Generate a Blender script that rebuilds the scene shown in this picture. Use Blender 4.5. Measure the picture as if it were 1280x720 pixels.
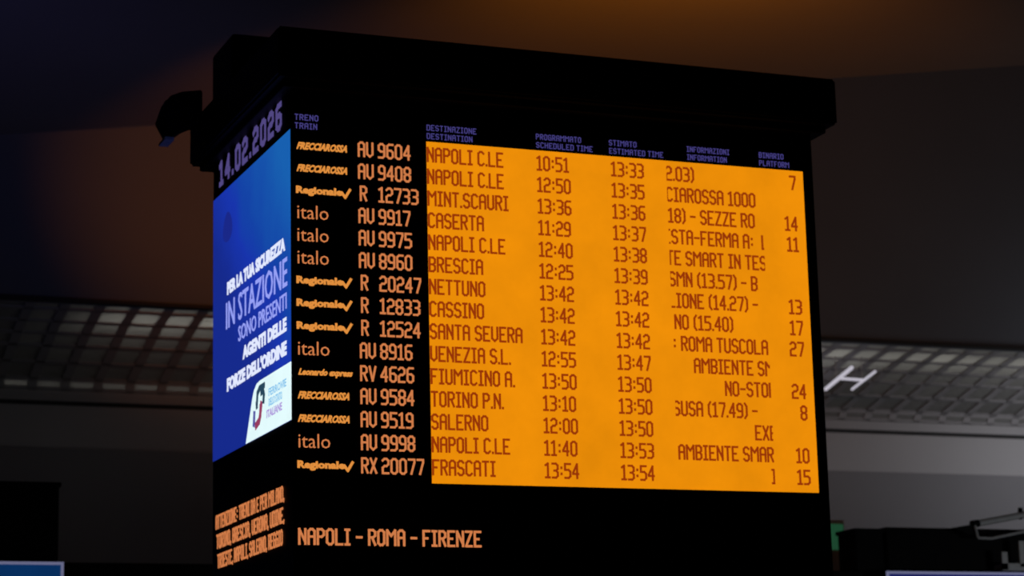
import bpy, bmesh, math, random
from mathutils import Vector, Matrix
random.seed(7)

# ------------------------------------------------------------------ clear
for o in list(bpy.data.objects): bpy.data.objects.remove(o)
sc = bpy.context.scene
C = sc.collection
H = 5.467                       # height above the floor of the board's reference line

# ------------------------------------------------------------------ camera
yaw, pitch, roll = 0.3773, 0.2074, -0.0244
def to_board(v):                # turn by the board's yaw: x along the front face, y into depth
    c, s = math.cos(yaw), math.sin(yaw)
    return Vector((v[0]*c+v[1]*s, -v[0]*s+v[1]*c, v[2]))
fw = Vector((0, math.cos(pitch), math.sin(pitch)))
r0 = Vector((1, 0, 0)); u0 = Vector((0, -math.sin(pitch), math.cos(pitch)))
rr = r0*math.cos(roll)+u0*math.sin(roll); uu = -r0*math.sin(roll)+u0*math.cos(roll)
cam = bpy.data.cameras.new('camera'); camo = bpy.data.objects.new('camera', cam); C.objects.link(camo)
R_, U_, B_ = to_board(rr), to_board(uu), -to_board(fw)
M4 = Matrix(((R_.x, U_.x, B_.x, 0), (R_.y, U_.y, B_.y, 0), (R_.z, U_.z, B_.z, 0), (0, 0, 0, 1)))
camo.matrix_world = Matrix.Translation((-4.915, -16.962, 1.6)) @ M4
cam.sensor_width = 36; cam.lens = 2930.5/1280*36
cam.clip_end = 200
cam.dof.use_dof = True; cam.dof.focus_distance = 14.6; cam.dof.aperture_fstop = 2.4
sc.camera = camo

# ------------------------------------------------------------------ world, lights, exposure
w = bpy.data.worlds.new('station_hall_air'); sc.world = w; w.use_nodes = True
bg = w.node_tree.nodes['Background']; bg.inputs[0].default_value = (0.09, 0.085, 0.11, 1); bg.inputs[1].default_value = 0.006
sc.view_settings.view_transform = 'Standard'; sc.view_settings.look = 'None'
sc.view_settings.exposure = 0; sc.view_settings.gamma = 1; sc.view_settings.use_curve_mapping = False

def light(name, typ, loc, energy, color, target=None, **kw):
    l = bpy.data.lights.new(name, typ); l.energy = energy; l.color = color
    for k, v in kw.items(): setattr(l, k, v)
    o = bpy.data.objects.new(name, l); C.objects.link(o); o.location = (loc[0], loc[1], loc[2]+H)
    if target:
        d = Vector((target[0]-loc[0], target[1]-loc[1], target[2]-loc[2]))
        o.rotation_euler = d.to_track_quat('-Z', 'Y').to_euler()
    return o
# warm spots without fixtures, added to tint the ceiling and the high wall behind
light('warm_fill_spot', 'SPOT', (4.6, 2.3, 2.15), 560, (1, .28, .01), (6.3, 6.0, 4.5), spot_size=1.75, spot_blend=1, shadow_soft_size=.12)
light('warm_fill_spot', 'SPOT', (1.6, 2.35, 2.15), 900, (1, .27, .02), (3.0, 13.8, 4.35), spot_size=.50, spot_blend=1, shadow_soft_size=.12)
# unseen blue spot added to tint the ceiling on the left
light('blue_fill_spot', 'SPOT', (-6.0, 4.0, -0.5), 300, (.28, .28, 1), (-.6, 9.0, 4.5), spot_size=1.05, spot_blend=1, shadow_soft_size=.8)
# strips of lamps in the space above the glazed vault
light('vault_lamp_strip', 'AREA', (10.3, 14.62, 2.98), 52, (1, .97, .86), (10.3, 14.72, 0), shape='RECTANGLE', size=17.7, size_y=.12)
light('vault_lamp_strip', 'AREA', (5.5, 16.85, 1.92), 6, (1, .97, .86), (5.5, 16.0, 1.92), shape='RECTANGLE', size=12.6, size_y=.08)
# unseen hall lights added to brighten the far walls and fittings at right
light('hall_fill_light', 'AREA', (19.6, 12.8, 1.4), 64, (.94, .95, 1), (17.4, 16.7, 1.4), shape='RECTANGLE', size=1.2, size_y=1.2)
light('hall_fill_light', 'AREA', (15.5, 1.0, -2.5), 68, (.9, .95, 1), (14.0, 16.5, 1.0), shape='RECTANGLE', size=1.6, size_y=1.6)
light('hall_fill_light', 'AREA', (4, 6.0, -4.2), 5, (1, .93, .88), (3, 16.0, 0.0), shape='RECTANGLE', size=3, size_y=1)

# ------------------------------------------------------------------ materials
def mat(name, col, rough=.6, metal=0, noise=0, nscale=6, spec=.3, bump=0):
    m = bpy.data.materials.new(name); m.use_nodes = True
    nt = m.node_tree; b = nt.nodes['Principled BSDF']
    b.inputs['Base Color'].default_value = (*col, 1); b.inputs['Roughness'].default_value = rough
    b.inputs['Metallic'].default_value = metal; b.inputs['Specular IOR Level'].default_value = spec
    tc = nt.nodes.new('ShaderNodeTexCoord'); nz = nt.nodes.new('ShaderNodeTexNoise')
    nz.inputs['Scale'].default_value = nscale; nz.inputs['Detail'].default_value = 5
    nt.links.new(tc.outputs['Object'], nz.inputs['Vector'])
    if noise:
        mx = nt.nodes.new('ShaderNodeMix'); mx.data_type = 'RGBA'
        mx.inputs[6].default_value = (*[c*(1-noise) for c in col], 1); mx.inputs[7].default_value = (*[min(1, c*(1+noise)) for c in col], 1)
        nt.links.new(nz.outputs['Fac'], mx.inputs[0]); nt.links.new(mx.outputs[2], b.inputs['Base Color'])
    if bump:
        bp = nt.nodes.new('ShaderNodeBump'); bp.inputs['Strength'].default_value = bump
        nt.links.new(nz.outputs['Fac'], bp.inputs['Height']); nt.links.new(bp.outputs['Normal'], b.inputs['Normal'])
    return m
def srgb(*c):
    return tuple(((x/255)/12.92 if x/255 <= .04045 else ((x/255+.055)/1.055)**2.4) for x in c)
def led(name, rgb, k=1.0, vary=0.0, vscale=1.5, off=(.004, .003, .006)):
    """a lit display surface: dark body that emits, with the small unevenness of LED modules"""
    m = bpy.data.materials.new(name); m.use_nodes = True
    nt = m.node_tree; b = nt.nodes['Principled BSDF']
    b.inputs['Base Color'].default_value = (*off, 1); b.inputs['Roughness'].default_value = .6
    b.inputs['Specular IOR Level'].default_value = .1
    col = srgb(*rgb); b.inputs['Emission Color'].default_value = (*col, 1); b.inputs['Emission Strength'].default_value = k
    if vary:
        tc = nt.nodes.new('ShaderNodeTexCoord'); nz = nt.nodes.new('ShaderNodeTexNoise')
        nz.inputs['Scale'].default_value = vscale; nz.inputs['Detail'].default_value = 6; nz.inputs['Roughness'].default_value = .62
        mr = nt.nodes.new('ShaderNodeMapRange')
        mr.inputs[1].default_value = .3; mr.inputs[2].default_value = .7
        mr.inputs[3].default_value = k*(1-vary); mr.inputs[4].default_value = k*(1+vary)
        nt.links.new(tc.outputs['Object'], nz.inputs['Vector']); nt.links.new(nz.outputs['Fac'], mr.inputs[0])
        nt.links.new(mr.outputs[0], b.inputs['Emission Strength'])
    return m
M = {}
M['housing'] = mat('black_painted_steel', (.0035, .0033, .004), .55, 0, .3, 3, .12)
M['screen'] = mat('unlit_led_face', (.003, .002, .004), .65, 0, .2, 9, .08)
M['rubber'] = mat('black_matt_plastic', (.004, .004, .004), .7, 0, .2, 8, .1)
M['orange'] = led('amber_led_field', (234, 140, 8), 1.0, .08, 1.9)
M['amber_text'] = led('amber_led_lettering', (206, 122, 72), 1.0)
M['amber_logo'] = led('amber_led_wordmark', (224, 142, 62), 1.0)
M['dark_text'] = led('dimmed_led_lettering', (150, 52, 8), 1.0)
M['header'] = led('violet_led_heading', (68, 62, 128), 1.0)
M['date'] = led('violet_led_date', (80, 70, 128), 1.0)
M['white'] = led('white_led_lettering', (225, 232, 255), 1.0)
M['lilac'] = led('pale_lilac_led_lettering', (150, 160, 245), 1.0)
M['card'] = led('white_led_card', (226, 250, 252), 1.0, .04, 2)
M['logo_dark'] = led('dark_teal_led', (40, 70, 90), 1.0)
M['logo_red'] = led('crimson_led', (150, 60, 95), 1.0)
M['logo_violet'] = led('violet_blue_led', (80, 80, 160), 1.0)
M['logo_cyan'] = led('cyan_led', (120, 190, 235), 1.0)
M['logo_lilac'] = led('lilac_led', (165, 130, 215), 1.0)
M['emblem'] = led('dark_blue_led', (26, 40, 136), 1.0)

# advert picture: flat blue graphic, deep blue at the lower left and lighter blue at the upper right
m = led('blue_led_advert', (24, 70, 160), 1.0); nt = m.node_tree; b = nt.nodes['Principled BSDF']
tc = nt.nodes.new('ShaderNodeTexCoord'); sx = nt.nodes.new('ShaderNodeSeparateXYZ'); nt.links.new(tc.outputs['Object'], sx.inputs[0])
nz = nt.nodes.new('ShaderNodeTexNoise'); nz.inputs['Scale'].default_value = 1.1; nz.inputs['Detail'].default_value = 3
nt.links.new(tc.outputs['Object'], nz.inputs['Vector'])
a1 = nt.nodes.new('ShaderNodeMath'); a1.operation = 'MULTIPLY_ADD'; a1.inputs[1].default_value = .42; a1.inputs[2].default_value = .02
nt.links.new(sx.outputs['Z'], a1.inputs[0])
a2 = nt.nodes.new('ShaderNodeMath'); a2.operation = 'MULTIPLY_ADD'; a2.inputs[1].default_value = -.40; nt.links.new(sx.outputs['Y'], a2.inputs[0]); nt.links.new(a1.outputs[0], a2.inputs[2])
a3 = nt.nodes.new('ShaderNodeMath'); a3.operation = 'MULTIPLY_ADD'; a3.inputs[1].default_value = .5; nt.links.new(nz.outputs['Fac'], a3.inputs[0]); nt.links.new(a2.outputs[0], a3.inputs[2])
a4 = nt.nodes.new('ShaderNodeMath'); a4.operation = 'ADD'; a4.inputs[1].default_value = .45; nt.links.new(a3.outputs[0], a4.inputs[0])
cr = nt.nodes.new('ShaderNodeValToRGB'); nt.links.new(a4.outputs[0], cr.inputs[0])
e = cr.color_ramp.elements
e[0].position = 0; e[0].color = (*srgb(22, 42, 140), 1); e[1].position = 1; e[1].color = (*srgb(24, 96, 176), 1)
q = e.new(.42); q.color = (*srgb(24, 52, 172), 1); q = e.new(.62); q.color = (*srgb(20, 66, 166), 1)
nt.links.new(cr.outputs[0], b.inputs['Emission Color']); M['advert'] = m

M['bulkhead'] = mat('dark_grey_plaster', (.125, .14, .165), .8, 0, .12, .5)
M['ceiling'] = mat('grey_ceiling_render', (.15, .14, .14), .85, 0, .12, .5)
M['fascia'] = mat('mid_grey_fascia', (.24, .235, .25), .7, 0, .08, .6)
M['strip'] = mat('light_grey_band', (.42, .41, .42), .6, 0, .08, .8)
M['lattice'] = mat('dark_grey_vault_frame', (.36, .35, .36), .5, 0, .1, 2)
M['floor'] = mat('dark_stone_floor', (.12, .11, .10), .35, 0, .3, 1)
M['joint'] = mat('dark_grey_joint', (.03, .03, .03), .8)  # even dark colour for the thin trim strips
# panes: translucent white glass
m = bpy.data.materials.new('opal_glass'); m.use_nodes = True; nt = m.node_tree
for n in list(nt.nodes):
    if n.type != 'OUTPUT_MATERIAL': nt.nodes.remove(n)
out = [n for n in nt.nodes if n.type == 'OUTPUT_MATERIAL'][0]
d = nt.nodes.new('ShaderNodeBsdfDiffuse'); t = nt.nodes.new('ShaderNodeBsdfTranslucent'); mx = nt.nodes.new('ShaderNodeMixShader')
gl = nt.nodes.new('ShaderNodeBsdfGlossy'); m2 = nt.nodes.new('ShaderNodeMixShader'); nz = nt.nodes.new('ShaderNodeTexNoise'); oi = nt.nodes.new('ShaderNodeObjectInfo')
mr = nt.nodes.new('ShaderNodeMapRange'); mr.inputs[3].default_value = .58; mr.inputs[4].default_value = .72
nt.links.new(oi.outputs['Random'], mr.inputs[0])
cc = nt.nodes.new('ShaderNodeCombineColor')
for i in range(3): nt.links.new(mr.outputs[0], cc.inputs[i])
nt.links.new(cc.outputs[0], t.inputs[0]); d.inputs[0].default_value = (.42, .42, .41, 1); gl.inputs[0].default_value = (.8, .8, .8, 1); gl.inputs['Roughness'].default_value = .25
mx.inputs[0].default_value = .55; m2.inputs[0].default_value = .04
nt.links.new(d.outputs[0], mx.inputs[1]); nt.links.new(t.outputs[0], mx.inputs[2]); nt.links.new(mx.outputs[0], m2.inputs[1]); nt.links.new(gl.outputs[0], m2.inputs[2])
nt.links.new(m2.outputs[0], out.inputs[0]); M['pane'] = m
M['steel'] = mat('dull_grey_steel', (.42, .42, .42), .5, 0, .2, 8, .5)
M['black'] = mat('matt_black_steel', (.006, .006, .006), .8, 0, .3, 4, .1)
M['frame_light'] = mat('pale_grey_bezel', (.5, .5, .56), .5, 0, .1, 8)
M['blue_screen'] = led('blue_monitor_picture', (8, 46, 92), 1.0, .1, 2)
M['navy_screen'] = led('navy_monitor_picture', (26, 32, 92), 1.0, .1, 2)
M['bezel_lit'] = led('glowing_bezel', (100, 102, 132), 1.0)  # monitor bezel given its own glow so the frame looks pale
M['tube'] = led('fluorescent_tube', (188, 184, 196), 1.0)
M['green'] = led('green_lamp_lens', (27, 66, 44), 1.0)

# ------------------------------------------------------------------ helpers
def obj(name, bm, m, parent=None, smooth=False):
    bmesh.ops.recalc_face_normals(bm, faces=bm.faces)
    me = bpy.data.meshes.new(name); bm.to_mesh(me); bm.free(); me.materials.append(M[m] if isinstance(m, str) else m)
    if smooth:
        for p in me.polygons: p.use_smooth = True
    o = bpy.data.objects.new(name, me); C.objects.link(o)
    if parent: o.parent = parent
    return o
def box(bm, x0, x1, y0, y1, z0, z1, bev=0):
    vs = [bm.verts.new((x, y, z)) for z in (z0, z1) for x, y in ((x0, y0), (x1, y0), (x1, y1), (x0, y1))]
    fs = [bm.faces.new([vs[i] for i in f]) for f in ((3, 2, 1, 0), (4, 5, 6, 7), (0, 1, 5, 4), (1, 2, 6, 5), (2, 3, 7, 6), (3, 0, 4, 7))]
    if bev:
        es = list({e for f in fs for e in f.edges})
        bmesh.ops.bevel(bm, geom=es, offset=bev, segments=2, profile=.5, affect='EDGES')
    return bm
def B(*a, **k): return box(bmesh.new(), *a, **k)
def tube(bm, p, q, r, n=12, r2=None):
    p, q = Vector(p), Vector(q); d = (q-p); L = d.length
    rot = d.to_track_quat('Z', 'Y').to_matrix().to_4x4()
    bmesh.ops.create_cone(bm, cap_ends=True, segments=n, radius1=r, radius2=r if r2 is None else r2, depth=L, matrix=Matrix.Translation((p+q)/2) @ rot)
    return bm
def prism(bm, pts, axis, c0, c1):
    """extrude a polygon; axis 'y': pts are (x,z), axis 'x': pts are (y,z)"""
    f = (lambda p, c: (p[0], c, p[1])) if axis == 'y' else (lambda p, c: (c, p[0], p[1]))
    a = [bm.verts.new(f(p, c0)) for p in pts]; b_ = [bm.verts.new(f(p, c1)) for p in pts]
    bm.faces.new(a); bm.faces.new(list(reversed(b_))); n = len(pts)
    for i in range(n): bm.faces.new([a[i], b_[i], b_[(i+1) % n], a[(i+1) % n]])
    return bm
def thing(name, label, cat, loc, group=None):
    o = bpy.data.objects.new(name, None); C.objects.link(o); o.location = (loc[0], loc[1], loc[2]+H)
    o.empty_display_size = .2
    o['label'] = label; o['category'] = cat
    if group: o['group'] = group
    return o
def struct(name, bm, m, parent=None):
    o = obj(name, bm, m, parent)
    if parent is None: o['kind'] = 'structure'; o.location = (0, 0, H)
    return o

# ------------------------------------------------------------------ LED stroke lettering (grid 3 wide x 8 high)
G = {
'A': [[(0,0),(0,7),(1,8),(2,8),(3,7),(3,0)], [(0,4),(3,4)]],
'B': [[(0,0),(0,8),(2,8),(3,7),(3,5),(2,4),(0,4)], [(2,4),(3,3),(3,1),(2,0),(0,0)]],
'C': [[(3,7),(2,8),(1,8),(0,7),(0,1),(1,0),(2,0),(3,1)]],
'D': [[(0,0),(0,8),(2,8),(3,7),(3,1),(2,0),(0,0)]],
'E': [[(3,8),(0,8),(0,0),(3,0)], [(0,4),(2,4)]],
'F': [[(3,8),(0,8),(0,0)], [(0,4),(2,4)]],
'G': [[(3,7),(2,8),(1,8),(0,7),(0,1),(1,0),(3,0),(3,4),(2,4)]],
'H': [[(0,0),(0,8)], [(3,0),(3,8)], [(0,4),(3,4)]],
'I': [[(0,0),(2,0)], [(0,8),(2,8)], [(1,0),(1,8)]],
'L': [[(0,8),(0,0),(3,0)]],
'M': [[(0,0),(0,8),(2,5),(4,8),(4,0)]],
'N': [[(0,0),(0,8),(3,1)], [(3,0),(3,8)]],
'O': [[(1,0),(0,1),(0,7),(1,8),(2,8),(3,7),(3,1),(2,0),(1,0)]],
'P': [[(0,0),(0,8),(2,8),(3,7),(3,5),(2,4),(0,4)]],
'R': [[(0,0),(0,8),(2,8),(3,7),(3,5),(2,4),(0,4)], [(1.5,4),(3,0)]],
'S': [[(3,7),(2,8),(1,8),(0,7),(0,5),(1,4),(2,4),(3,3),(3,1),(2,0),(1,0),(0,1)]],
'T': [[(0,8),(3,8)], [(1.5,8),(1.5,0)]],
'U': [[(0,8),(0,1),(1,0),(2,0),(3,1),(3,8)]],
'V': [[(0,8),(0,1.5),(1.5,0),(3,1.5),(3,8)]],
'v': [[(0,8),(1.6,0),(3.2,8)]],
'X': [[(0,0),(3,8)], [(0,8),(3,0)]],
'Z': [[(0,8),(3,8),(0,0),(3,0)]],
'0': [[(1,0),(0,1),(0,7),(1,8),(2,8),(3,7),(3,1),(2,0),(1,0)]],
'1': [[(0,7),(1.3,8),(1.3,0)], [(0,0),(2.3,0)]],
'2': [[(0,7),(1,8),(2,8),(3,7),(3,5),(2,4),(1,4),(0,3),(0,0),(3,0)]],
'3': [[(0,8),(2,8),(3,7),(3,5),(2,4),(1,4)], [(2,4),(3,3),(3,1),(2,0),(0,0)]],
'4': [[(2.3,0),(2.3,8),(0,3),(0,2.4),(3,2.4)]],
'5': [[(3,8),(0,8),(0,4.6),(2,4.6),(3,3.6),(3,1),(2,0),(0,0)]],
'6': [[(3,8),(1,8),(0,7),(0,1),(1,0),(2,0),(3,1),(3,3.5),(2,4.5),(0,4.5)]],
'7': [[(0,8),(3,8),(3,6.5),(1.3,0)]],
'8': [[(1,4),(0,5),(0,7),(1,8),(2,8),(3,7),(3,5),(2,4),(1,4),(0,3),(0,1),(1,0),(2,0),(3,1),(3,3),(2,4)]],
'9': [[(0,0),(2,0),(3,1),(3,7),(2,8),(1,8),(0,7),(0,4.6),(1,3.6),(3,3.6)]],
'.': [[(0,0),(0,.4)]], ',': [[(.4,.6),(0,-.8)]], ':': [[(.5,2),(.5,2.5)], [(.5,5.5),(.5,6)]],
'-': [[(0,4),(2.4,4)]], '(': [[(1.3,8.4),(.2,6.6),(.2,1.4),(1.3,-.4)]], ')': [[(0,8.4),(1.1,6.6),(1.1,1.4),(0,-.4)]],
"'": [[(0,8),(0,6.5)]],
}
def cwidth(ch):
    if ch == ' ': return 1.2
    return max(p[0] for s in G[ch] for p in s)
def led_text(text, ux, uy, stroke=1.0, gap=2.0):
    """polylines -> overlapping thin bars; local x right, y up, in metres; returns (bm2d list of quads, width)"""
    quads = []; x = 0
    for ch in text:
        if ch != ' ':
            for s in G[ch]:
                for (ax, ay), (bx, by) in zip(s[:-1], s[1:]):
                    p = Vector(((x+ax)*ux, ay*uy)); q_ = Vector(((x+bx)*ux, by*uy)); d = q_-p
                    if d.length < 1e-6: continue
                    d.normalize(); t = stroke*.5*ux; n = Vector((-d.y, d.x))*t; e_ = d*t*.85
                    quads.append([p-n-e_, q_-n+e_, q_+n+e_, p+n-e_])
        extra = .5 if ch == ':' else 0
        x += cwidth(ch)+gap+extra
        if ch == ' ': x -= gap-1
    return quads, (x-gap)*ux
def face_map(face):
    if face == 'front': return lambda x, y, d: (x, -d, y)
    return lambda x, y, d: (-d, -x, y)          # side face: reading direction runs towards the front corner
def quads_mesh(quads, face, x0, z0, d0, d1, clip=None):
    bm = bmesh.new(); f = face_map(face)
    for k, q_ in enumerate(quads):
        lift = (k % 7)*.00006
        a = [bm.verts.new(f(x0+p.x, z0+p.y, d1+lift)) for p in q_]
        b_ = [bm.verts.new(f(x0+p.x, z0+p.y, d0)) for p in q_]
        bm.faces.new(a)
        for i in range(4): bm.faces.new([a[i], b_[i], b_[(i+1) % 4], a[(i+1) % 4]])
    if clip:
        for c, sgn in ((clip[0], -1), (clip[1], 1)):
            bmesh.ops.bisect_plane(bm, geom=bm.verts[:]+bm.edges[:]+bm.faces[:], plane_co=(c, 0, 0), plane_no=(sgn, 0, 0), clear_outer=True)
    return bm
def lettering(name, text, face, x0, z0, width, height, m, parent, depth=(.012, .016), stroke=1.0, gap=1.6, ux=None, clip=None, align='l', x1=None):
    """one object per word"""
    uy = height/9.0
    _, w1 = led_text(text, 1.0, 1.0, gap=gap)
    if ux is None: ux = width/w1
    if align == 'r': x0 = x1-w1*ux
    pos = 0
    for word in text.split(' '):
        if word:
            pre = led_text(text[:pos]+word[0], 1, 1, gap=gap)[1]-cwidth(word[0])-(.5 if word[0] == ':' else 0)
            quads, w_ = led_text(word, ux, uy, stroke, gap); xs = x0+pre*ux
            if not clip or (xs < clip[1]-.004 and xs+w_ > clip[0]):
                obj(name, quads_mesh(quads, face, xs, z0+uy*.5, depth[0], depth[1], clip), m, parent)
        pos += len(word)+1
def type_text(name, text, face, x0, z0, width, height, m, parent, depth=(.012, .016), bold=0.0, shear=0.0, slant=0.0):
    """rounded typeface for printed wordmarks, fitted into width x height"""
    cu = bpy.data.curves.new('type', 'FONT'); cu.body = text; cu.size = 1; cu.offset = bold; cu.shear = shear; cu.resolution_u = 2
    t_ = bpy.data.objects.new('type', cu); C.objects.link(t_)
    dg = bpy.context.evaluated_depsgraph_get(); me = bpy.data.meshes.new_from_object(t_.evaluated_get(dg))
    bpy.data.objects.remove(t_); bpy.data.curves.remove(cu)
    xs = [v.co.x for v in me.vertices]; ys = [v.co.y for v in me.vertices]
    bx0, bx1, by0, by1 = min(xs), max(xs), min(ys), max(ys); f = face_map(face)
    bm = bmesh.new(); bm.from_mesh(me); bpy.data.meshes.remove(me)
    ext = bmesh.ops.extrude_face_region(bm, geom=bm.faces[:])
    top = {g for g in ext['geom'] if isinstance(g, bmesh.types.BMVert)}
    for v in bm.verts:
        u_ = (v.co.x-bx0)/(bx1-bx0); w2 = (v.co.y-by0)/(by1-by0)
        v.co = f(x0+u_*width, z0+w2*height+slant*u_*width, depth[1] if v in top else depth[0])
    return obj(name, bm, m, parent)

# ================================================================== THE SETTING
# high wall behind the board, above the glazed vault
struct('wall_back', B(-6, 26, 13.8, 13.98, 2.57, 9.5), 'bulkhead')
bm = bmesh.new()
struct('trim_1', box(bm, -6, 26, 13.74, 13.82, 2.55, 2.60), 'joint')
# ceiling slab over the board, its far edge runs diagonally
def ceil_edge(x): return 12.75-.588*(x+.24)
bm = bmesh.new()
pts = [(-9, -8), (21, -8), (21, ceil_edge(21)+0), (-3.5, ceil_edge(-3.5)), (-9, ceil_edge(-3.5))]
pts = [(-9, -8), (19.5, -8), (19.5, 1.2), (-2.0, 13.75), (-9, 13.75)]
lo = [bm.verts.new((x, y, 4.5)) for x, y in pts]; hi = [bm.verts.new((x, y, 5.0)) for x, y in pts]
bm.faces.new(lo); bm.faces.new(hi)
for i in range(len(pts)): bm.faces.new([lo[i], hi[i], hi[(i+1) % len(pts)], lo[(i+1) % len(pts)]])
struct('ceiling', bm, 'ceiling')
# floor
struct('floor', B(-14, 28, -22, 18, -H-.2, -H), 'floor')

# glazed vault behind: cells follow a shallow curve down to a ledge
P = [(14.00, 2.580), (14.25, 2.541), (14.71, 2.462), (15.10, 2.372), (15.46, 2.262), (15.98, 2.120), (16.52, 1.985), (16.60, 1.83)]
P[-2] = (16.50, 1.975)
def vault_frame():
    bm = bmesh.new()
    def ribbon(x0, x1, q, r, t=.05):      # slab between profile points q and r
        (y0, z0), (y1, z1) = q, r
        n = Vector((-(z1-z0), (y1-y0))).normalized()*t
        prism(bm, [(y0, z0), (y1, z1), (y1+n.x, z1+n.y), (y0+n.x, z0+n.y)], 'x', x0, x1)
    for i, (q_, r_) in enumerate(zip(P[:-1], P[1:])):
        d = Vector((r_[0]-q_[0], r_[1]-q_[1])); L = d.length; d.normalize(); wb = .042
        for s in ((0, wb), (L-wb, L)):
            a_ = (q_[0]+d.x*s[0], q_[1]+d.y*s[0]); b_ = (q_[0]+d.x*s[1], q_[1]+d.y*s[1])
            ribbon(-1.4, 19.3, a_, b_)
        for k in range(-5, 39):
            xl = .97+.4735*k-.135
            ribbon(xl, xl+.135, q_, r_)
    return bm
vault = struct('window_1', vault_frame(), 'lattice')
for i, (q_, r_) in enumerate(zip(P[:-1], P[1:])):
    d = Vector((r_[0]-q_[0], r_[1]-q_[1])); L = d.length; d.normalize(); n = Vector((-d.y, d.x))
    me = None
    for k in range(-4, 38):
        if me is None:
            bm = bmesh.new(); a_ = Vector(q_)+d*.03+n*.014; b_ = Vector(q_)+d*(L-.03)+n*.014; t2 = n*.014
            prism(bm, [tuple(a_), tuple(b_), tuple(b_+t2), tuple(a_+t2)], 'x', -.012, .3505)
            o = obj('pane', bm, 'pane', vault); me = o.data
        else:
            o = bpy.data.objects.new('pane', me); C.objects.link(o); o.parent = vault
        o.location = (.97+.4735*k, 0, 0)
# unseen box added above the vault so the strip light cannot leak
bm = bmesh.new(); box(bm, -1.5, 19.4, 13.98, 17.1, 3.12, 3.2); box(bm, -1.5, 19.4, 17.0, 17.1, 1.9, 3.12)
box(bm, -1.5, -1.4, 13.98, 17.0, 1.7, 3.12); box(bm, 19.3, 19.4, 13.98, 17.0, 1.7, 3.12)
struct('vault_light_box', bm, 'ceiling')
# ledge, light band and lower fascia under the vault
struct('trim_4', B(-6, 26, 16.62, 17.0, 1.68, 1.825), 'lattice')
struct('trim_5', B(-6, 26, 16.68, 17.0, 1.63, 1.68), 'joint')
struct('wall_back.001', B(-6, 26, 16.72, 17.0, .98, 1.63), 'strip')
struct('wall_back.002', B(-6, 26, 16.60, 17.0, -2.6, .98), 'fascia')

# ================================================================== THE DEPARTURES BOARD
W, DP = 4.56, 2.45
TOP, BOT = 1.55, -H
board = thing('departures_board', 'large black free-standing station departures board with amber timetable and blue advert side', 'departure board', (0, 0, -H))
def P_(name, bm, m, parent=None):
    o = obj(name, bm, m, None); o.parent = board if parent is None else parent
    if parent is None: o.location = (0, 0, H)
    return o
bm = bmesh.new()
box(bm, 0.012, W, 0.012, DP, -2.62, TOP)
box(bm, 0.2, W-.2, .2, DP-.2, -H+.12, -2.60)
P_('housing', bm, 'housing')
P_('plinth', B(0.05, W-.05, .05, DP-.05, -H, -H+.14, bev=.02), 'housing')
P_('corner_post', B(-.012, .016, -.012, .016, -2.62, TOP, bev=.006), 'housing')
P_('corner_post', B(W-.02, W+.008, -.012, .016, -2.62, TOP, bev=.006), 'housing')
P_('bottom_rail', B(-.01, W+.006, -.014, .02, -2.64, -2.58, bev=.006), 'housing')
bm = bmesh.new()
prism(bm, [(-.22, 1.50), (-.22, 1.90), (DP+.2, 1.90), (DP+.2, 1.50)], 'x', -.17, W+.16)
bmesh.ops.bevel(bm, geom=bm.edges[:], offset=.02, segments=2, affect='EDGES')
P_('roof_canopy', bm, 'housing')
P_('soffit_lip', B(-.10, W+.09, -.13, DP+.12, 1.44, 1.51, bev=.01), 'housing')
P_('equipment_cabinet', B(-.02, 1.3, 1.75, 2.45, 1.89, 2.47, bev=.03), 'housing')
P_('equipment_cabinet', B(2.6, 3.3, 1.2, 2.0, 1.89, 2.06, bev=.03), 'housing')

# front LED screen: flush dark face, lit amber field, lettering
front = P_('front_screen', B(.02, W-.025, -.006, .014, -2.57, 1.42), 'screen')
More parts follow.
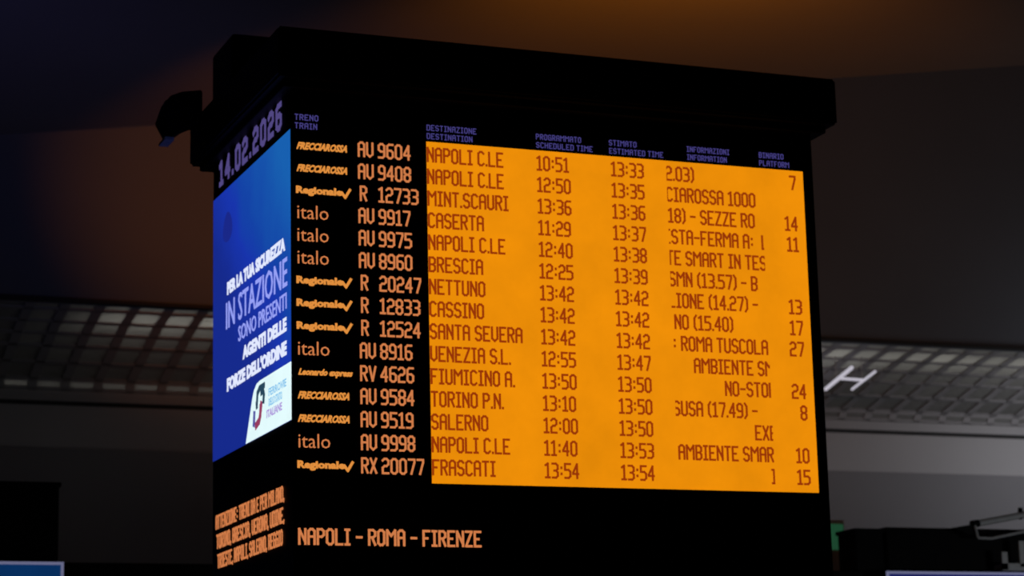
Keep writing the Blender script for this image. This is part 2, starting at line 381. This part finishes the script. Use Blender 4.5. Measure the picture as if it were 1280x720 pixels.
# amber field in three cabinets of LED modules
X0, X1, Z0, Z1 = 1.102, 4.472, -1.606, 1.121
for i in range(6):
    for j in range(4):
        xa = X0+(X1-X0)*i/6; xb = X0+(X1-X0)*(i+1)/6; za = Z0+(Z1-Z0)*j/4; zb = Z0+(Z1-Z0)*(j+1)/4
        obj('led_module', B(xa, xb, -.0115, -.005, za, zb), 'orange', front)
pitch_r = .1783; base = .952; LH = .124; UX = .01425
rows = [
 ('F', 'AV', '9604', 'NAPOLI C.LE', '10:51', '13:33', ('2.03)', 'r', 3.440), '7'),
 ('F', 'AV', '9408', 'NAPOLI C.LE', '12:50', '13:35', ('CIAROSSA 1000', 'l', 3.194), ''),
 ('R', 'R', '12733', 'MINT.SCAURI', '13:36', '13:36', ('.18) - SEZZE RO', 'l', 3.180), '14'),
 ('I', 'AV', '9917', 'CASERTA', '11:29', '13:37', ('TA', 's', 0), '11'),
 ('I', 'AV', '9975', 'NAPOLI C.LE', '12:40', '13:38', ('TE SMART IN TES', 'l', 3.178), ''),
 ('I', 'AV', '8960', 'BRESCIA', '12:25', '13:39', ('SMN (13.57) - B', 'l', 3.190), ''),
 ('R', 'R', '20247', 'NETTUNO', '13:42', '13:42', ('LIONE (14.27) -', 'l', 3.180), '13'),
 ('R', 'R', '12833', 'CASSINO', '13:42', '13:42', ('NO (15.40)', 'l', 3.225), '17'),
 ('R', 'R', '12524', 'SANTA SEVERA', '13:42', '13:42', (': ROMA TUSCOLA', 'l', 3.205), '27'),
 ('I', 'AV', '8916', 'VENEZIA S.L.', '12:55', '13:47', ('AMBIENTE SMART', 'l', 3.385), ''),
 ('L', 'Rv', '4626', 'FIUMICINO A.', '13:50', '13:50', ('NO-STOP', 'l', 3.658), '24'),
 ('F', 'AV', '9584', 'TORINO P.N.', '13:10', '13:50', ('SUSA (17.49) -', 'l', 3.185), '8'),
 ('F', 'AV', '9519', 'SALERNO', '12:00', '13:50', ('EXE', 'l', 3.915), ''),
 ('I', 'AV', '9998', 'NAPOLI C.LE', '11:40', '13:53', ('AMBIENTE SMART', 'l', 3.215), '10'),
 ('R', 'RX', '20077', 'FRASCATI', '13:54', '13:54', ('I', 'l', 4.048), '15'),
]
CL = (3.195, 4.07)
for i, (lg, kind, num, dest, t1, t2, info, plat) in enumerate(rows):
    z = base-pitch_r*i
    if lg == 'F': type_text('train_wordmark', 'FRECCIAROSSA', 'front', .03, z+.024, .41, .060, 'amber_logo', front, bold=.05, shear=.4)
    if lg == 'R':
        type_text('train_wordmark', 'Regionale', 'front', .025, z+.012, .375, .076, 'amber_logo', front, bold=.05)
        qs = []
        for p, q_ in (((0, .045), (.028, .010)), ((.028, .010), (.066, .072))):
            p = Vector(p); q_ = Vector(q_); dd = (q_-p).normalized(); nn = Vector((-dd.y, dd.x))*.0105; ee = dd*.009
            qs.append([p-nn-ee, q_-nn+ee, q_+nn+ee, p+nn-ee])
        obj('tick_mark', quads_mesh(qs, 'front', .395, z+.01, .012, .016), 'amber_logo', front)
    if lg == 'I':
        type_text('train_wordmark', 'italo', 'front', .035, z+.006, .25, .108, 'amber_text', front, bold=-.005)
    if lg == 'L': type_text('train_wordmark', 'Leonardo express', 'front', .035, z+.015, .435, .066, 'amber_logo', front, bold=.05, shear=.35)
    lettering('train_type', kind, 'front', .537 if kind != 'R' else .55, z, 0, LH, 'amber_text', front, ux=.0149, stroke=1.05)
    lettering('train_number', num, 'front', .702, z, 0, LH, 'amber_text', front, ux=.0153, stroke=1.05)
    lettering('destination', dest, 'front', 1.110, z, 0, LH, 'dark_text', front, ux=.0149, stroke=1.12)
    lettering('scheduled_time', t1, 'front', 2.048, z, 0, LH, 'dark_text', front, ux=.0149, stroke=1.12)
    lettering('estimated_time', t2, 'front', 2.704, z, 0, LH, 'dark_text', front, ux=.0149, stroke=1.12)
    it, al, xx = info
    if al == 's': it, al, xx = 'ESTA-FERMA A:  L', 'l', 3.158
    lettering('train_information', it, 'front', xx, z, 0, LH, 'dark_text', front, ux=.0149, stroke=1.12, clip=CL, align=al, x1=xx)
    if plat: lettering('platform_number', plat, 'front', 0, z, 0, LH, 'dark_text', front, ux=.0155, stroke=1.12, align='r', x1=4.39)
for x, a_, b_, wa, wb in ((.02, 'TRENO', 'TRAIN', .185, .175), (1.108, 'DESTINAZIONE', 'DESTINATION', .415, .38), (2.045, 'PROGRAMMATO', 'SCHEDULED TIME', .39, .49),
                  (2.69, 'STIMATO', 'ESTIMATED TIME', .24, .48), (3.395, 'INFORMAZIONI', 'INFORMATION', .385, .36), (4.065, 'BINARIO', 'PLATFORM', .225, .275)):
    lettering('column_heading', a_, 'front', x, 1.212, wa, .047, 'header', front, stroke=.85, gap=2)
    lettering('column_heading', b_, 'front', x, 1.143, wb, .047, 'header', front, stroke=.85, gap=2)
lettering('scrolling_message', 'NAPOLI - ROMA - FIRENZE', 'front', .037, -2.093, 1.452, .125, 'amber_text', front, stroke=1.15)

# side LED screen
side = P_('side_screen', B(-.006, .014, .03, DP-.01, -2.57, 1.42), 'screen')
A0, A1, AZ0, AZ1 = .012, 2.425, -1.143, 1.143
obj('advert_picture', B(-.0115, -.005, A0, A1, AZ0, AZ1), 'advert', side)
def sx_(s): return -s           # side text grows from far end to the corner
lettering('date', '14.02.2026', 'side', -2.19, 1.222, 1.92, .205, 'date', side, stroke=1.1, gap=2.6)
for txt, s0, s1, z, h, b_, m_, bold in (
    ('PER LA TUA SICUREZZA', 1.935, .165, .205, .112, 0, 'white', .05),
    ('IN STAZIONE', 1.97, .11, -.085, .232, 0, 'lilac', .004),
    ('SONO PRESENTI', 1.57, .13, -.262, .130, 0, 'lilac', .004),
    ('AGENTI DELLE', 1.43, .135, -.436, .112, 0, 'white', .05),
    ("FORZE DELL'ORDINE", 1.935, .135, -.622, .118, 0, 'white', .05)):
    type_text('advert_lettering', txt, 'side', -s0, z, s0-s1, h, m_, side, bold=bold)
# white card with the railway mark
pts = [(A0, AZ0), (1.335, AZ0), (1.13, -.80), (1.08, -.745), (1.00, -.705), (.9, -.695), (A0, -.695)]
bm = prism(bmesh.new(), pts, 'x', -.0145, -.011)
obj('advert_card', bm, 'card', side)
def strokes_side(name, lines, wdt, m_):
    qs = []
    for s in lines:
        for p, q_ in zip(s[:-1], s[1:]):
            p = Vector((-p[0], p[1])); q_ = Vector((-q_[0], q_[1])); dd = (q_-p).normalized(); nn = Vector((-dd.y, dd.x))*wdt; ee = dd*wdt*.5
            qs.append([p-nn-ee, q_-nn+ee, q_+nn+ee, p+nn-ee])
    obj(name, quads_mesh(qs, 'side', 0, 0, .015, .019), m_, side)
strokes_side('railway_mark', [[(.98, -.86), (.965, -.79), (.90, -.758), (.76, -.755)], [(.99, -.86), (.985, -.90)]], .024, 'logo_dark')
strokes_side('railway_mark', [[(.86, -.80), (.80, -.79), (.775, -.83), (.79, -.885)]], .026, 'logo_dark')
strokes_side('railway_mark', [[(1.06, -.93), (1.07, -1.0), (1.08, -1.03)]], .026, 'logo_violet')
strokes_side('railway_mark', [[(.87, -.905), (.885, -.98), (.92, -1.02), (1.02, -1.045)], [(.85, -.885), (.87, -.94)]], .030, 'logo_red')
type_text('card_lettering', 'FERROVIE', 'side', -.64, -.865, .50, .062, 'logo_cyan', side, bold=.01)
type_text('card_lettering', 'DELLO STATO', 'side', -.64, -.945, .38, .062, 'logo_cyan', side, bold=.01)
type_text('card_lettering', 'ITALIANE', 'side', -.70, -1.03, .44, .062, 'logo_lilac', side, bold=.01)
# faint dark emblem in the picture's upper left
bm = bmesh.new(); f = []
for k in range(24):
    a_ = 2*math.pi*k/24; rx, rz = .15, .13
    f.append((1.93+rx*math.cos(a_)*(1-.25*math.sin(a_)), .80+rz*math.sin(a_)))
obj('advert_emblem', prism(bmesh.new(), f, 'x', -.0135, -.011), 'emblem', side); bm.free()
# three amber message lines below the advert
for txt, s0, s1, z in (('ATTENZIONE: TRENI DA E PER MILANO,', 2.30, .224, -1.736), ('TORINO, BRESCIA, VERONA, UDINE,', 2.27, .226, -1.900), ('TRIESTE, NAPOLI, SALERNO, REGGIO', 2.24, .272, -2.066)):
    lettering('scrolling_message', txt, 'side', -s0, z, s0-s1, .116, 'amber_text', side, stroke=1.15)

# ================================================================== THINGS ABOUT THE BOARD
# blurred black fitting hung out at the rear left of the canopy
t = thing('floodlight', 'small black floodlight sticking out left of the board canopy', 'light fixture', (-.17, 2.3, 1.6))
def T_(name, bm, m, root):
    o = obj(name, bm, m); o.parent = root; o.location = (-root.location.x, -root.location.y, -root.location.z+H); return o
T_('arm', B(-.48, -.174, 2.26, 2.34, 1.80, 1.98, bev=.015), 'black', t)
bm = bmesh.new(); prism(bm, [(-.36, 2.03), (-.18, 2.06), (-.18, 1.78), (-.30, 1.76), (-.43, 1.62), (-.53, 1.80), (-.47, 1.98)], 'y', 2.14, 2.46)
bmesh.ops.bevel(bm, geom=bm.edges[:], offset=.015, segments=1, affect='EDGES')
T_('lamp_housing', bm, 'rubber', t)
T_('lens', B(-.50, -.42, 2.18, 2.42, 1.60, 1.625), 'steel', t)

# H-shaped fluorescent fitting hung under the vault on the right
t = thing('ceiling_lamp', 'bright H-shaped fluorescent ceiling lamp hung right of the board', 'lamp', (13.1, 14.4, 2.1))
bm = tube(bmesh.new(), (13.20, 15.36, 2.1), (12.62, 13.50, 2.1), .030); T_('lamp_tube', bm, 'tube', t)
bm = tube(bmesh.new(), (13.63, 15.28, 2.1), (13.15, 13.72, 2.1), .020); T_('lamp_tube', bm, 'tube', t)
bm = tube(bmesh.new(), (12.90, 14.40, 2.1), (13.38, 14.46, 2.1), .022); T_('crossbar', bm, 'tube', t)
bm = bmesh.new(); tube(bm, (12.97, 14.6, 2.1), (12.97, 14.6, 2.52), .008, 8); tube(bm, (13.43, 14.6, 2.1), (13.43, 14.6, 2.52), .008, 8)
T_('hanging_rod', bm, 'steel', t)

# small green lamp beyond the board's right edge
t = thing('signal_lamp', 'tall narrow grey lamp case glowing green at the right edge of the board', 'lamp', (11.37, 12, -1.1))
T_('lamp_case', B(11.24, 11.50, 12.0, 12.2, -1.6, -.38, bev=.01), 'steel', t)
T_('lens', B(11.265, 11.475, 11.985, 12.01, -.80, -.44, bev=.004), 'green', t)
T_('support_pole', tube(bmesh.new(), (11.37, 12.1, -H), (11.37, 12.1, -1.5), .05), 'black', t)

# black gantry beam carrying monitors
t = thing('gantry', 'long black overhead gantry beam low across the hall behind the board', 'gantry', (5, 8.4, -H))
T_('beam', B(-3.2, 15.5, 8.22, 8.62, -1.95, -1.455, bev=.02), 'black', t)
for x in (-3.0, 15.3): T_('post', B(x-.15, x+.15, 8.25, 8.55, -H, -1.9, bev=.01), 'black', t)
def crate(x0, x1, z1, label, steps=None):
    t = thing('equipment_box', label, 'box', ((x0+x1)/2, 8.42, -1.455))
    T_('casing', B(x0, x1, 8.2, 8.64, -1.455, z1, bev=.015), 'black', t)
    T_('lid', B(x0-.02, x1+.02, 8.18, 8.66, z1-.03, z1+.02, bev=.01), 'black', t)
crate(9.49, 9.88, -.955, 'small black equipment box on the gantry nearest the board, beside the wide one')
crate(9.93, 13.6, -.935, 'wide black equipment box on the gantry behind the grey floodlight')
crate(-2.6, -.24, -.62, 'black equipment box on the gantry at the far left of the picture')

def monitor(x0, x1, m_, label):
    t = thing('monitor', label, 'monitor', ((x0+x1)/2, 8.0, -2.3))
    T_('casing', B(x0, x1, 8.0, 8.12, -2.62, -1.47, bev=.012), 'black', t)
    T_('picture', B(x0+.035, x1-.035, 7.985, 8.0, -2.58, -1.505), m_, t)
    bm = bmesh.new()
    for a in ((x0+.005, x1-.005, -1.506, -1.475), (x0+.005, x1-.005, -2.615, -2.58), (x0+.005, x0+.036, -2.58, -1.506), (x1-.036, x1-.005, -2.58, -1.506)):
        box(bm, a[0], a[1], 7.98, 8.0, a[2], a[3])
    T_('bezel', bm, 'bezel_lit', t)
    bm = bmesh.new(); box(bm, (x0+x1)/2-.3, (x0+x1)/2-.22, 8.12, 8.218, -1.9, -1.6); box(bm, (x0+x1)/2+.22, (x0+x1)/2+.3, 8.12, 8.218, -1.9, -1.6)
    T_('wall_mount', bm, 'steel', t)
monitor(-1.75, -.215, 'blue_screen', 'pale-framed monitor with bright blue picture at bottom left')
monitor(9.77, 12.6, 'navy_screen', 'wide pale-framed monitor with navy picture at bottom right')

# grey floodlight with bracket in front of the black box on the right
t = thing('floodlight', 'grey metal floodlight on bent bracket at lower right above navy monitor', 'light fixture', (11.6, 8.05, -1.455))
bm = tube(bmesh.new(), (11.15, 8.05, -.865), (11.95, 8.05, -.725), .042, 16); T_('lamp_body', bm, 'steel', t)
T_('lamp_cap', tube(bmesh.new(), (11.06, 8.05, -.88), (11.16, 8.05, -.863), .05, 16, .046), 'rubber', t)
T_('clamp_knob', tube(bmesh.new(), (11.77, 8.05, -.80), (11.79, 8.05, -.66), .03), 'rubber', t)
bm = bmesh.new()
for p, q_ in (((11.075, 8.0, -.90), (11.105, 8.0, -1.05)), ((11.105, 8.0, -1.05), (11.30, 8.0, -1.055)), ((11.30, 8.0, -1.055), (11.95, 8.0, -.93))): tube(bm, p, q_, .017, 10)
T_('yoke', bm, 'steel', t)
bm = prism(bmesh.new(), [(10.78, -.925), (11.08, -.875), (11.07, -1.0), (10.98, -1.0)], 'y', 8.02, 8.10); T_('visor', bm, 'rubber', t)
bm = bmesh.new(); box(bm, 11.44, 11.52, 8.0, 8.04, -1.44, -1.22); box(bm, 11.44, 11.86, 8.0, 8.04, -1.45, -1.36); box(bm, 11.70, 11.78, 8.0, 8.04, -1.40, -1.08)
box(bm, 11.44, 11.86, 8.03, 8.198, -1.42, -1.37)
T_('bracket', bm, 'steel', t)
